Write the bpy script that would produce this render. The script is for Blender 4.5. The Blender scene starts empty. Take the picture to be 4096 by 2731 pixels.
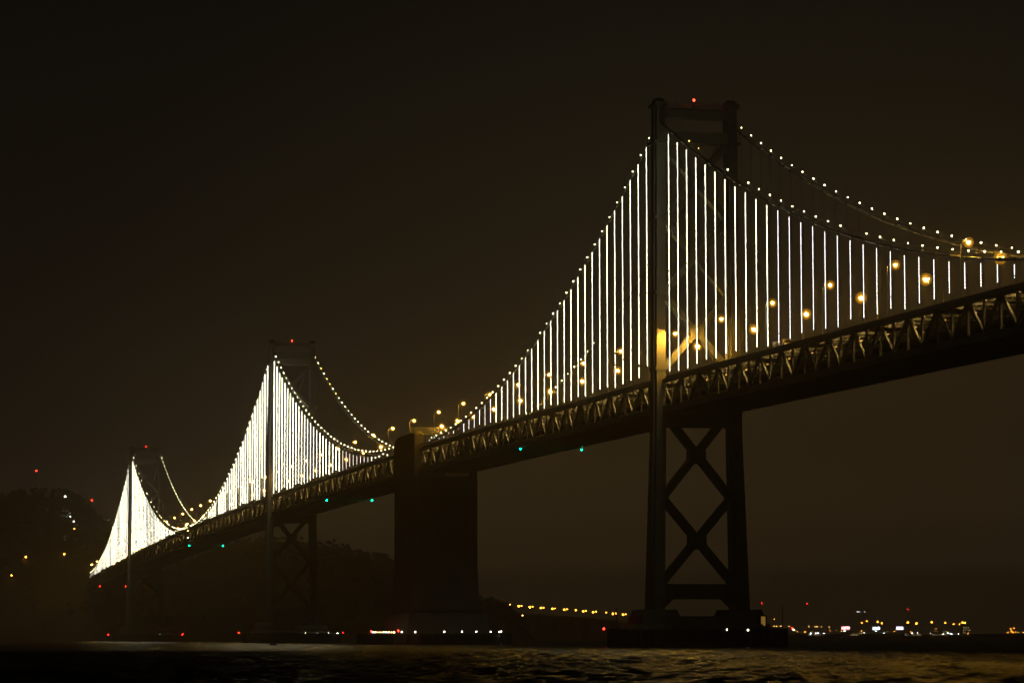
import bpy, math, random
from mathutils import Vector, Matrix

random.seed(7)
C = bpy.context.scene.collection
SC = bpy.context.scene

# ------------------------------------------------------------------ camera
CAM = Vector((857.197, -231.314, 2.942))
YAW, PITCH, ROLL, FPX = 1.3535043, 0.0913996, -0.0011241, 12872.88
FW = Vector((-math.sin(YAW) * math.cos(PITCH), math.cos(YAW) * math.cos(PITCH), math.sin(PITCH)))
RT0 = Vector((math.cos(YAW), math.sin(YAW), 0))
UP0 = RT0.cross(FW)
RT = math.cos(ROLL) * RT0 + math.sin(ROLL) * UP0
UP = -math.sin(ROLL) * RT0 + math.cos(ROLL) * UP0
cam_data = bpy.data.cameras.new('camera')
cam_data.sensor_width = 36.0
cam_data.lens = FPX / 4096 * 36.0
cam_data.clip_start = 1.0
cam_data.clip_end = 40000.0
cam = bpy.data.objects.new('camera', cam_data)
C.objects.link(cam)
m3 = Matrix((RT, UP, -FW)).transposed()
cam.matrix_world = Matrix.Translation(CAM) @ m3.to_4x4()
SC.camera = cam

# ------------------------------------------------------------------ sky (night overcast lit by the city)
world = bpy.data.worlds.new('World')
SC.world = world
world.use_nodes = True
nt = world.node_tree
nt.nodes.clear()
w_out = nt.nodes.new('ShaderNodeOutputWorld')
w_bg = nt.nodes.new('ShaderNodeBackground')
w_geo = nt.nodes.new('ShaderNodeTexCoord')
w_nrm = nt.nodes.new('ShaderNodeVectorMath'); w_nrm.operation = 'NORMALIZE'
w_dot = nt.nodes.new('ShaderNodeVectorMath'); w_dot.operation = 'DOT_PRODUCT'
GLOW_AZ = YAW - 0.10                      # the cloud glow hangs over the port to the south-east
w_dot.inputs[1].default_value = (-math.sin(GLOW_AZ), math.cos(GLOW_AZ), 0.0)
w_sep = nt.nodes.new('ShaderNodeSeparateXYZ')
def ramp(stops):
    r = nt.nodes.new('ShaderNodeValToRGB')
    e = r.color_ramp.elements
    while len(e) < len(stops): e.new(0.5)
    for el, (p_, c_) in zip(e, stops):
        el.position = p_
        el.color = (*c_, 1) if isinstance(c_, tuple) else (c_, c_, c_, 1)
    return r
# cloud base lit by street lighting: warmest over the port, falling off round the compass
w_az = ramp([(0.0, (.0030, .0024, .0019)), (0.90, (.0030, .0024, .0019)), (0.966, (.0052, .0040, .0028)),
             (0.984, (.0098, .0072, .0039)), (0.9946, (.0138, .0096, .0046)), (1.0, (.0142, .0094, .0042))])
# the glow deepens towards the horizon, as seen through ever more lit air
w_el = ramp([(0.0, 1.0), (0.021, 1.0), (0.03, .56), (0.06, .29), (0.11, .205), (0.20, .14), (0.5, .105), (1.0, .09)])
w_mul = nt.nodes.new('ShaderNodeVectorMath'); w_mul.operation = 'MULTIPLY'
SKY_GAIN = 7.2
nt.links.new(w_geo.outputs['Generated'], w_nrm.inputs[0])
nt.links.new(w_nrm.outputs['Vector'], w_dot.inputs[0])
nt.links.new(w_nrm.outputs['Vector'], w_sep.inputs[0])
nt.links.new(w_dot.outputs['Value'], w_az.inputs[0])
nt.links.new(w_sep.outputs['Z'], w_el.inputs[0])
nt.links.new(w_az.outputs[0], w_mul.inputs[0])
nt.links.new(w_el.outputs[0], w_mul.inputs[1])
nt.links.new(w_mul.outputs['Vector'], w_bg.inputs[0])
w_bg.inputs[1].default_value = SKY_GAIN
nt.links.new(w_bg.outputs[0], w_out.inputs[0])

SC.view_settings.view_transform = 'Standard'
SC.view_settings.look = 'None'
SC.view_settings.exposure = 0.0
SC.view_settings.gamma = 1.0
SC.render.engine = 'CYCLES'
SC.cycles.use_denoising = True
SC.cycles.use_adaptive_sampling = False
SC.cycles.max_bounces = 3
SC.cycles.diffuse_bounces = 1
SC.cycles.glossy_bounces = 2
SC.cycles.volume_bounces = 0
SC.cycles.transparent_max_bounces = 8
SC.cycles.caustics_reflective = False
SC.cycles.caustics_refractive = False
SC.cycles.sample_clamp_indirect = 0.3

HAZE = 0.00028
L_LED, L_FAR, L_CABLE, L_STREET, L_DECK_FILL = 26.0, 21.0, 22.0, 16000.0, 105.0

# ------------------------------------------------------------------ helpers
def mat(name, col, rough=.7, emit=None, strength=0., noise=0., scale=.3, metal=0., bump=0.):
    m = bpy.data.materials.new(name)
    m.use_nodes = True
    n = m.node_tree.nodes
    l = m.node_tree.links
    b = n['Principled BSDF']
    b.inputs['Base Color'].default_value = (*col, 1)
    b.inputs['Roughness'].default_value = rough
    b.inputs['Metallic'].default_value = metal
    if noise:
        tc = n.new('ShaderNodeTexCoord')
        t = n.new('ShaderNodeTexNoise')
        t.inputs['Scale'].default_value = scale
        t.inputs['Detail'].default_value = 6
        r = n.new('ShaderNodeValToRGB')
        r.color_ramp.elements[0].position = .3
        r.color_ramp.elements[1].position = .7
        r.color_ramp.elements[0].color = (*[c * (1 - noise) for c in col], 1)
        r.color_ramp.elements[1].color = (*[min(1, c * (1 + noise)) for c in col], 1)
        l.new(tc.outputs['Object'], t.inputs['Vector'])
        l.new(t.outputs['Fac'], r.inputs[0])
        l.new(r.outputs[0], b.inputs['Base Color'])
        if bump:
            bp = n.new('ShaderNodeBump')
            bp.inputs['Strength'].default_value = bump
            l.new(t.outputs['Fac'], bp.inputs['Height'])
            l.new(bp.outputs[0], b.inputs['Normal'])
    if emit:
        b.inputs['Emission Color'].default_value = (*emit, 1)
        b.inputs['Emission Strength'].default_value = strength
    return m


M = dict(
    steel=mat('painted_steel', (.17, .17, .16), .5, noise=.3, scale=.15),
    rope=mat('suspender_paint', (.09, .09, .085), .6, noise=.1, scale=1.),
    cable=mat('cable_paint', (.24, .24, .23), .5, noise=.1, scale=1.),
    concrete=mat('concrete', (.21, .195, .175), .9, noise=.25, scale=.08, bump=.2),
    timber=mat('fender_timber', (.06, .05, .04), .9, noise=.4, scale=.5),
    soffit=mat('deck_soffit', (.32, .31, .29), .8, noise=.25, scale=.25),
    beam=mat('beam_paint', (.26, .25, .23), .6, noise=.2, scale=.4),
    road=mat('asphalt', (.06, .06, .06), .8, noise=.2, scale=.6),
    soil=mat('hill_soil', (.03, .028, .02), 1., noise=.4, scale=.01),
    leaf=mat('tree_foliage', (.04, .05, .025), .9, noise=.4, scale=.05),
    dark=mat('dark_metal', (.08, .08, .08), .5, noise=.2, scale=2.),
    wall=mat('building_wall', (.25, .23, .2), .9, noise=.2, scale=.05),
    bushalf=mat('truck_paint', (.75, .72, .65), .4, noise=.06, scale=1.),
    rubber=mat('rubber', (.02, .02, .02), .9),
    paint=mat('car_paint', (.35, .36, .38), .3, noise=.05, scale=1.),
    glass=mat('vehicle_glass', (.03, .03, .035), .1),
    led=mat('led_white', (.8, .8, .8), .5, (1., .96, .58), L_LED),
    led_mid=mat('led_cool', (.8, .8, .8), .5, (1., .985, .92), L_LED * .4),
    led_far=mat('led_distant', (.8, .8, .8), .5, (1., .97, .66), L_FAR),
    led_far_mid=mat('led_distant_mid', (.8, .8, .8), .5, (1., .95, .74), L_FAR * .55),
    led_dim=mat('led_low', (.8, .8, .8), .5, (1., .88, .72), L_FAR * .16),
    bulb=mat('cable_bulb', (.8, .8, .7), .5, (1., .90, .46), L_CABLE),
    bulb_amber=mat('cable_bulb_amber', (.8, .7, .4), .5, (1., .62, .12), L_CABLE * .7),
    sodium=mat('sodium_lamp', (.8, .6, .2), .5, (1., .50, .045), L_STREET),
    sodium_near=mat('sodium_lamp_side', (.8, .6, .2), .5, (1., .50, .045), L_STREET * .45),
    sodium_low=mat('sodium_lamp_low', (.8, .6, .2), .5, (1., .50, .045), L_STREET * 2.3),
    halo_outer=mat('lamp_halo_outer', (.8, .6, .2), .5, (1., .52, .07), 1.0),
    deck_fill=mat('deck_fill_tube', (.8, .7, .4), .5, (1., .62, .17), L_DECK_FILL),
    deck_strip=mat('deck_strip', (.8, .6, .3), .5, (1., .50, .10), 2.2),
    green=mat('green_lens', (.1, .6, .4), .5, (.0, 1., .42), 50.),
    red=mat('red_lens', (.6, .05, .05), .5, (1., .012, .006), 60.),
    white_l=mat('white_lens', (.8, .8, .8), .5, (.95, 1., .70), 15.),
    shore_a=mat('shore_amber', (.8, .6, .2), .5, (1., .36, .03), 38.),
    shore_w=mat('shore_white', (.8, .8, .8), .5, (.85, .95, 1.), 90.),
    shore_d=mat('shore_dim', (.8, .6, .2), .5, (1., .50, .12), 22.),
    shore_d2=mat('shore_faint', (.8, .8, .8), .5, (.8, .85, .9), 13.),
    window=mat('lit_window', (.8, .7, .4), .5, (1., .72, .30), 2.3),
    head=mat('headlight_glow', (.8, .8, .7), .5, (1., .62, .25), 22.),
    tail=mat('tail_glow', (.6, .05, .05), .5, (1., .02, .01), 8.),
)


def halo_shell(m, col, k):  # see-through emissive material for the modelled halo round a lamp
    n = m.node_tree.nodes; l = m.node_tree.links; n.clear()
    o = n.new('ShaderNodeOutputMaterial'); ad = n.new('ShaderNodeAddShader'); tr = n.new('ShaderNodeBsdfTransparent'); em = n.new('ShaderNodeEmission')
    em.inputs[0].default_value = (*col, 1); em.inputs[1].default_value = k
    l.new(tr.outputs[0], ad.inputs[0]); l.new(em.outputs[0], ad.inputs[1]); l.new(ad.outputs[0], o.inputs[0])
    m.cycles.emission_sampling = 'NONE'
M['lens'] = mat('lamp_halo_core', (.8, .6, .2), .5)  # innermost shell of the modelled lamp halo
halo_shell(M['lens'], (1., .74, .26), 4.0)
M['glow'] = mat('lamp_halo_inner', (.8, .6, .2), .5)
halo_shell(M['glow'], (1., .44, .03), .55)
halo_shell(M['halo_outer'], (1., .40, .02), .18)      # outer amber halo as a shell, front and back walls both emit


class MB:
    def __init__(s):
        s.v = []; s.f = []; s.mi = []
    def _add(s, vs, fs, mi=0):
        o = len(s.v)
        s.v += [tuple(x) for x in vs]
        s.f += [tuple(i + o for i in f) for f in fs]
        s.mi += [mi] * len(fs)
    def hexa(s, b, t, mi=0):      # b, t: four corners each, same winding
        n = len(b)
        fs = [tuple(reversed(range(n))), tuple(range(n, 2 * n))]
        fs += [(i, (i + 1) % n, n + (i + 1) % n, n + i) for i in range(n)]
        s._add(list(b) + list(t), fs, mi)
    def box(s, x0, x1, y0, y1, z0, z1, mi=0):
        s.hexa([(x0, y0, z0), (x1, y0, z0), (x1, y1, z0), (x0, y1, z0)],
               [(x0, y0, z1), (x1, y0, z1), (x1, y1, z1), (x0, y1, z1)], mi)
    def bar(s, p, q, w, h, hint=(0, 0, 1), mi=0):
        p = Vector(p); q = Vector(q); d = (q - p).normalized()
        a = d.cross(Vector(hint))
        if a.length < 1e-4:
            a = d.cross(Vector((1, 0, 0)))
        a.normalize(); b = a.cross(d)
        a *= w / 2; b *= h / 2
        s.hexa([p - a - b, p + a - b, p + a + b, p - a + b], [q - a - b, q + a - b, q + a + b, q - a + b], mi)
    def tube(s, pts, r, n=6, mi=0):
        rings = []
        for i, p in enumerate(pts):
            p = Vector(p)
            d = (Vector(pts[min(i + 1, len(pts) - 1)]) - Vector(pts[max(i - 1, 0)])).normalized()
            a = d.cross(Vector((0, 0, 1)))
            if a.length < 1e-3:
                a = Vector((1, 0, 0))
            a.normalize(); b = a.cross(d)
            rings += [p + r * (math.cos(2 * math.pi * k / n) * a + math.sin(2 * math.pi * k / n) * b) for k in range(n)]
        fs = [(i * n + k, i * n + (k + 1) % n, (i + 1) * n + (k + 1) % n, (i + 1) * n + k)
              for i in range(len(pts) - 1) for k in range(n)]
        fs += [tuple(range(n)), tuple(reversed(range((len(pts) - 1) * n, len(pts) * n)))]
        s._add(rings, fs, mi)
    def ball(s, c, r, seg=8, ring=5, mi=0, sz=1.):
        vs = [(c[0], c[1], c[2] + r * sz)]
        for i in range(1, ring):
            t = math.pi * i / ring
            vs += [(c[0] + r * math.sin(t) * math.cos(2 * math.pi * k / seg), c[1] + r * math.sin(t) * math.sin(2 * math.pi * k / seg),
                    c[2] + r * sz * math.cos(t)) for k in range(seg)]
        vs.append((c[0], c[1], c[2] - r * sz))
        fs = [(0, 1 + k, 1 + (k + 1) % seg) for k in range(seg)]
        for i in range(ring - 2):
            a = 1 + i * seg
            fs += [(a + k, a + seg + k, a + seg + (k + 1) % seg, a + (k + 1) % seg) for k in range(seg)]
        a = 1 + (ring - 2) * seg
        fs += [(a + k, len(vs) - 1, a + (k + 1) % seg) for k in range(seg)]
        s._add(vs, fs, mi)
    def octa(s, c, r, rz, mi=0):
        x, y, z = c
        s._add([(x + r, y, z), (x, y + r, z), (x - r, y, z), (x, y - r, z), (x, y, z + rz), (x, y, z - rz)],
               [(0, 1, 4), (1, 2, 4), (2, 3, 4), (3, 0, 4), (1, 0, 5), (2, 1, 5), (3, 2, 5), (0, 3, 5)], mi)
    def mesh(s, name, mats):
        me = bpy.data.meshes.new(name)
        me.from_pydata(s.v, [], s.f)
        for m_ in (mats if isinstance(mats, (list, tuple)) else [mats]):
            me.materials.append(m_)
        if any(s.mi):
            me.polygons.foreach_set('material_index', s.mi)
        me.update()
        return me
    def build(s, name, mats, parent=None, loc=None):
        return put(name, s.mesh(name, mats), parent, loc)


def put(name, me, parent=None, loc=None):
    o = bpy.data.objects.new(name, me)
    C.objects.link(o)
    if loc is not None:
        o.location = loc
    if parent is not None:
        o.parent = parent
    return o


def tag(o, label=None, cat=None, group=None, kind=None):
    if label: o['label'] = label
    if cat: o['category'] = cat
    if group: o['group'] = group
    if kind: o['kind'] = kind
    return o


def thing(name, label, cat, loc=(0, 0, 0), group=None):
    o = bpy.data.objects.new(name, None)
    o.location = loc
    o.empty_display_size = 2
    C.objects.link(o)
    return tag(o, label, cat, group)


def copy_thing(src, loc, label, parts):
    c = src.copy(); C.objects.link(c); c.location = loc; c['label'] = label
    for ch in parts:
        d = ch.copy(); C.objects.link(d); d.parent = c
    return c


ONES = ['first', 'second', 'third', 'fourth', 'fifth', 'sixth', 'seventh', 'eighth', 'ninth', 'tenth', 'eleventh', 'twelfth',
        'thirteenth', 'fourteenth', 'fifteenth', 'sixteenth', 'seventeenth', 'eighteenth', 'nineteenth']
def nth(n):
    if n < 20: return ONES[n - 1]
    tens = {2: 'twenty', 3: 'thirty', 4: 'forty'}[n // 10]
    if n % 10 == 0: return tens[:-1] + 'ieth'
    return tens + '-' + ONES[n % 10 - 1]


def at(px, py, depth):            # a point seen at a photograph pixel, at a given depth in metres
    return CAM + (FW + RT * ((px - 2048) / FPX) - UP * ((py - 1365.5) / FPX)) * depth
def at_y(px, py, y):
    d = FW + RT * ((px - 2048) / FPX) - UP * ((py - 1365.5) / FPX)
    return CAM + d * ((y - CAM.y) / d.y)
def at_x(px, py, x):
    d = FW + RT * ((px - 2048) / FPX) - UP * ((py - 1365.5) / FPX)
    return CAM + d * ((x - CAM.x) / d.x)

# ------------------------------------------------------------------ bridge geometry (x runs along the bridge, y = 0 near cable)
P = 9.144
WID = 20.1
D1 = 11.842
X3, X5, X6, XE = 0.0, -753.27, -1457.27, -1826.0
XA0, XA1 = -353.6, -399.7          # anchorage faces
def deck(x):
    t = x / 1000
    return 75.1128 - 7.0756 * t - 9.4282 * t * t + 1.0635 * t ** 3
def cab_main3(a): return 145.923 - .409192 * a + .000556446 * a * a
def cab_side3(a): return 145.923 - .402228 * a + .000579761 * a * a
Q5 = .000578; M5 = (133.6 - 146.43) / 704 - Q5 * 704
def cab_main5(a): return 146.43 + M5 * a + Q5 * a * a
def cab_side5(a): return 146.43 - .413057 * a + .000614832 * a * a
def cab_side6(a): return 133.6 - .4325 * a + .00058 * a * a
def cable(x):
    if x >= X3: return cab_main3(x)
    if x >= -376.6: return cab_side3(-x)
    if x >= X5: return cab_side5(x - X5)
    if x >= X6: return cab_main5(X5 - x)
    return cab_side6(X6 - x)

# ------------------------------------------------------------------ water
def make_water():
    mb = MB()
    h = 9000
    # waves with real relief in the stretch the photograph looks across
    vd = Vector((-math.sin(YAW), math.cos(YAW), 0)); vr = Vector((math.cos(YAW), math.sin(YAW), 0))
    rng = random.Random(3)
    waves = []
    for _ in range(46):
        lam = 1.7 * (4.6 / 1.7) ** rng.random()
        th = rng.gauss(0.35, .55)
        waves.append((2 * math.pi / lam * math.cos(th), 2 * math.pi / lam * math.sin(th), rng.random() * 6.28, .0080 * lam))
    ts = [120.]
    while ts[-1] < 760: ts.append(ts[-1] + .55 + ts[-1] * .0011)
    NS = 230
    import numpy as np
    T = np.array(ts)
    S = np.linspace(-1, 1, NS)
    half = 40 + T * .20
    SS = S[None, :] * half[:, None]; TT = np.repeat(T[:, None], NS, 1)
    Z = np.zeros_like(SS)
    for kx, ky, ph, a in waves:
        Z += a * np.sin(kx * TT + ky * SS + ph)
    fade = np.clip((1 - np.abs(S[None, :])) * 12, 0, 1) * np.clip((760 - TT) / 150, 0, 1) * np.clip((TT - 120) / 15, 0, 1)
    Z *= fade
    XX = CAM.x + vd.x * TT + vr.x * SS; YY = CAM.y + vd.y * TT + vr.y * SS
    n, m_ = XX.shape
    vs = np.stack([XX, YY, Z], -1).reshape(-1, 3).tolist()
    fs = [(i * m_ + j, i * m_ + j + 1, (i + 1) * m_ + j + 1, (i + 1) * m_ + j) for i in range(n - 1) for j in range(m_ - 1)]
    mb._add(vs, fs)
    # calm sheet all round it, sharing the patch outline
    a, b, c, d = vs[0], vs[m_ - 1], vs[n * m_ - 1], vs[(n - 1) * m_]
    far = lambda t, s: (CAM.x + vd.x * t + vr.x * s, CAM.y + vd.y * t + vr.y * s, 0.)
    A, B, Cc, Dd = far(-600, -h), far(-600, h), far(9800, h), far(9800, -h)
    mb._add([a, b, c, d, A, B, Cc, Dd], [(4, 5, 1, 0), (5, 6, 2, 1), (6, 7, 3, 2), (7, 4, 0, 3)])
    m = bpy.data.materials.new('bay_water'); m.use_nodes = True
    nn = m.node_tree.nodes; ll = m.node_tree.links
    bs = nn['Principled BSDF']
    bs.inputs['Base Color'].default_value = (.012, .014, .013, 1)
    bs.inputs['Roughness'].default_value = .36
    bs.inputs['IOR'].default_value = 1.33
    bs.inputs['Specular IOR Level'].default_value = .07
    tc = nn.new('ShaderNodeTexCoord')
    mp = nn.new('ShaderNodeMapping'); mp.inputs['Rotation'].default_value = (0, 0, YAW)
    mp.inputs['Scale'].default_value = (1., 1.9, 1.)
    ll.new(tc.outputs['Object'], mp.inputs['Vector'])
    hs = None
    for sc_, w_ in ((.8, 1.0), (2.4, .5), (.2, 1.2)):
        t = nn.new('ShaderNodeTexNoise'); t.inputs['Scale'].default_value = sc_; t.inputs['Detail'].default_value = 4
        ll.new(mp.outputs[0], t.inputs['Vector'])
        mu = nn.new('ShaderNodeMath'); mu.operation = 'MULTIPLY'; mu.inputs[1].default_value = w_
        ll.new(t.outputs['Fac'], mu.inputs[0])
        if hs is None: hs = mu
        else:
            ad = nn.new('ShaderNodeMath'); ll.new(hs.outputs[0], ad.inputs[0]); ll.new(mu.outputs[0], ad.inputs[1]); hs = ad
    bp = nn.new('ShaderNodeBump'); bp.inputs['Strength'].default_value = .4; bp.inputs['Distance'].default_value = .25
    ll.new(hs.outputs[0], bp.inputs['Height'])
    ll.new(bp.outputs[0], bs.inputs['Normal'])
    o = mb.build('water', m)
    for p_ in o.data.polygons: p_.use_smooth = True
    tag(o, kind='structure')
make_water()

# ------------------------------------------------------------------ far shore and island
def make_shore():
    mb = MB()
    L = [at(px, 2545, 6100) for px in (900, 1500, 2200, 2900, 3500, 4300, 5200)]
    for i in range(len(L) - 1):
        a, b = L[i], L[i + 1]
        k = Vector((FW.x, FW.y, 0)).normalized() * 1800
        a = Vector((a.x, a.y, 0)); b = Vector((b.x, b.y, 0))
        mb.hexa([a + Vector((0, 0, -2)), b + Vector((0, 0, -2)), b + k + Vector((0, 0, -2)), a + k + Vector((0, 0, -2))],
                [a + Vector((0, 0, 2.2)), b + Vector((0, 0, 2.2)), b + k + Vector((0, 0, 9)), a + k + Vector((0, 0, 9))])
    tag(mb.build('far_shore', M['soil']), kind='structure')
make_shore()
def make_far_hills():
    mb = MB(); rg = random.Random(4)
    prof = [(1650, 2545), (1760, 2470), (1880, 2448), (2050, 2452), (2250, 2462), (2450, 2480), (2650, 2500), (2850, 2516), (3100, 2528), (3400, 2536), (3700, 2545)]
    rows = []
    for dep, f in ((7000, 0.), (7400, .6), (7900, 1.), (9000, .0)):
        r = []
        for (a, va), (b, vb) in zip(prof, prof[1:]):
            for k in range(6):
                u = a + (b - a) * k / 6; v = va + (vb - va) * k / 6 + rg.uniform(-1.5, 1.5)
                q = at(u, 2545, dep); hz = (2545 - v) / FPX * 7900
                r.append((q.x, q.y, max(-1., hz * f)))
        rows.append(r)
    n = len(rows[0])
    mb._add([q for r in rows for q in r], [(i * n + j, i * n + j + 1, (i + 1) * n + j + 1, (i + 1) * n + j) for i in range(3) for j in range(n - 1)])
    tag(mb.build('far_hills', M['soil']), kind='structure')
make_far_hills()

VD = Vector((FW.x, FW.y, 0)).normalized(); VR = Vector((RT0.x, RT0.y, 0)).normalized()
RIDGE = [(-900, 2100), (-400, 2040), (0, 2010), (120, 1990), (260, 1995), (360, 2075), (480, 2170), (700, 2225), (900, 2205), (1050, 2188), (1200, 2190), (1290, 2206),
         (1360, 2213), (1395, 2232), (1430, 2250), (1465, 2243), (1500, 2238), (1540, 2260), (1580, 2285), (1700, 2330), (1800, 2380), (1900, 2415),
         (1960, 2432), (2030, 2452), (2060, 2482), (2090, 2520), (2120, 2552)]
def ridge_v(px):
    if px <= RIDGE[0][0]: return RIDGE[0][1]
    for (a, va), (b, vb) in zip(RIDGE, RIDGE[1:]):
        if a <= px <= b: return va + (vb - va) * (px - a) / (b - a)
    return 2552
def hill_height(s, t):            # s across the view, t along it, both in metres from the camera
    px = 2048 + s / t * FPX
    zr = max(0., (2547 - ridge_v(2048 + s / 2950 * FPX)) / FPX * 2950 + 2.9)
    if t < 2950: f = max(0., (t - 2480) / 470) ** .8 if t > 2480 else -.02
    else: f = max(0., 1 - ((t - 2950) / 900) ** 2)
    return zr * f
def make_island():
    mb = MB()
    ss = [-1350 + 14 * i for i in range(101)]
    ts = [2470 + 24 * i for i in range(60)]
    vs = []
    rng = random.Random(5)
    for t in ts:
        for s in ss:
            z = hill_height(s, t)
            p_ = CAM + VD * t + VR * s
            vs.append((p_.x, p_.y, z + (rng.random() * 3 if z > 4 else -1.)))
    n = len(ss)
    mb._add(vs, [(i * n + j, i * n + j + 1, (i + 1) * n + j + 1, (i + 1) * n + j) for i in range(len(ts) - 1) for j in range(n - 1)])
    tag(mb.build('island_hill', M['soil']), kind='structure')
    tr = MB()
    k = 0
    while k < 2300:
        s = rng.uniform(-1150, 20); t = rng.choice((rng.uniform(2500, 3050), rng.uniform(2860, 2990)))
        z = hill_height(s, t)
        if z < 3: continue
        k += 1
        p_ = CAM + VD * t + VR * s
        hgt = rng.uniform(4, 11) * min(1, z / 20 + .3)
        tr.tube([(p_.x, p_.y, z - 1), (p_.x, p_.y, z + hgt * .5)], .3, 4)
        for _ in range(7):
            c = (p_.x + rng.gauss(0, hgt * .2), p_.y + rng.gauss(0, hgt * .2), z + hgt * rng.uniform(.35, 1))
            tr.octa(c, hgt * rng.uniform(.14, .3), hgt * rng.uniform(.1, .25))
    tag(tr.build('woodland', M['leaf']), kind='stuff')
make_island()

# ------------------------------------------------------------------ towers
def make_tower(X, T, D, which):
    root = thing('suspension_tower', f'{which} steel suspension tower with cross braced legs and red beacon on top', 'bridge tower', (X, 0, 0), 'towers of the suspension bridge')
    ext = (T - 146.)
    secs = [(10.3, 5.4, -3.5, -.6, 2.6, -4.0, -.1), (D - 17, 3.7, -2.2, .5, 1.7, -2.7, .9), (D + 1, 3.4, -2.0, .5, 1.5, -2.4, .85),
            (T + 3.6, 3.0, -1.5, .9, 1.3, -1.9, 1.25)]
    for side in (0, 1):
        fy = (lambda y: y) if not side else (lambda y: WID - y)
        mb = MB()
        for (z0, ax, a0, a1, bx, b0, b1), (z1, cx, c0, c1, dx, d0, d1) in zip(secs, secs[1:]):
            def ring(z, h, y0, y1):
                q = [(-h, fy(y0), z), (h, fy(y0), z), (h, fy(y1), z), (-h, fy(y1), z)]
                return q if not side else q[::-1]
            mb.hexa(ring(z0, ax, a0, a1), ring(z1, cx, c0, c1))
            mb.hexa(ring(z0, bx, b0, b1), ring(z1, dx, d0, d1))
        leg = mb.build('leg', M['steel'], root)
        # plates riveted round the leg at the brace joints
        for z in [D - 10.5, (D - 10.5 + 17.3) / 2, 17.3, D + 1.3, D + 22.4, D + 43.4, T - 6.5]:
            w = 3.55 if z > D - 20 else 4.9
            lean = 0 if z > D - 20 else (D - 20 - z) / 55 * -1.2
            ys = (fy(-2.35 + lean), fy(1.05 + lean * .8))
            r = MB(); r.box(-w, w, min(ys), max(ys), z - .45, z + .45); r.build('collar_plate', M['steel'], leg)
        b = MB()
        cy = fy(-.3)
        b.box(-3.6, 3.6, cy - 1.9, cy + 1.9, T + 3.6, T + 4.6)
        b.hexa([(-2.6, cy - 1.5, T + 4.6), (2.6, cy - 1.5, T + 4.6), (2.6, cy + 1.5, T + 4.6), (-2.6, cy + 1.5, T + 4.6)],
               [(-1.5, cy - 1.1, T + 6.), (1.5, cy - 1.1, T + 6.), (1.5, cy + 1.1, T + 6.), (-1.5, cy + 1.1, T + 6.)])
        b.build('saddle_housing', M['steel'], root)
    def brace(za, zb, w, dpt, yo=(0., 0.)):
        ya, yb = .6 + yo[0], .6 + yo[1]
        for (p0, p1) in (((0, ya, za), (0, WID - yb, zb)), ((0, WID - ya, za), (0, yb, zb))):
            mb = MB()
            mb.bar(p0, p1, w, dpt, hint=(1, 0, 0))
            o = mb.build('cross_brace', M['steel'], root)
            if p0[1] > 10: o.location.x = .006
        g = MB()
        zc = (za + zb) / 2; r = w * 1.08
        pts = [(WID / 2 + (ya - ya) + r * 1.25 * math.cos(t), zc + r * 1.25 * math.sin(t)) for t in [math.pi / 8 + k * math.pi / 4 for k in range(8)]]
        g.hexa([(-dpt / 2 - .06, y, z) for y, z in pts], [(dpt / 2 + .07, y, z) for y, z in pts])
        g.build('gusset_plate', M['steel'], root)
    up0, up1 = D + 1.3, T - 6.5
    st = (up1 - up0) / 3
    for i in range(3):
        brace(up0 + i * st, up0 + (i + 1) * st, 1.7, 3.0)
    lo1, lo0 = D - 10.5, 17.3
    md = (lo1 + lo0) / 2
    brace(md, lo1, 1.85, 3.8, (-.4, 0)); brace(lo0, md, 1.85, 4.0, (-1., -.4))
    for name, z0, z1, hx, yy in (('portal_strut', T - 6.5, T - 3.4, 2.4, .6), ('top_strut', T + .6, T + 2.8, 2.2, .8), ('base_strut', 13.2, 17.3, 4.0, -.4), ('deck_strut', D - 14.6, D - 11.3, 3.2, .3)):
        mb = MB(); mb.box(-hx, hx, yy, WID - yy, z0, z1)
        if name == 'base_strut':
            for s_ in (0, 1):
                f = (lambda y: y) if not s_ else (lambda y: WID - y)
                q = [(f(-.4), 13.19), (f(2.4), 13.19), (f(-.4), 10.5)]
                if s_: q = q[::-1]
                mb.hexa([(-3.6, y, z) for y, z in q], [(3.6, y, z) for y, z in q])
        mb.build(name, M['steel'], root)
    w = MB()
    w.box(-1.6, 1.6, 2.2, WID - 2.2, T + 3.0, T + 3.3)
    for k in range(9):
        y = 2.6 + k * (WID - 5.2) / 8
        for x in (-1.5, 1.5):
            w.box(x - .08, x + .08, y - .08, y + .08, T + 3.3, T + 4.9)
    for x in (-1.5, 1.5):
        for z in (T + 4.1, T + 4.85):
            w.box(x - .05, x + .05, 2.4, WID - 2.4, z, z + .1)
    w.build('walkway', M['steel'], root)
    mst = MB(); mst.tube([(0, 10.05, T + 3.3), (0, 10.05, T + 5.55)], .18, 6)
    mst.box(-.7, .7, 9.35, 10.75, T + 5.3, T + 5.4)
    mo = mst.build('beacon_mast', M['dark'], root)
    be = MB(); be.ball((0, 10.05, T + 5.95), .32 if X > -1000 else .22, sz=1.2)
    be.build('beacon', M['red'], mo)
    return root
make_tower(X3, 146., deck(X3), 'nearest and largest')
make_tower(X5, 146.4, deck(X5), 'middle')
make_tower(X6, 133.4, deck(X6), 'farthest')

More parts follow.
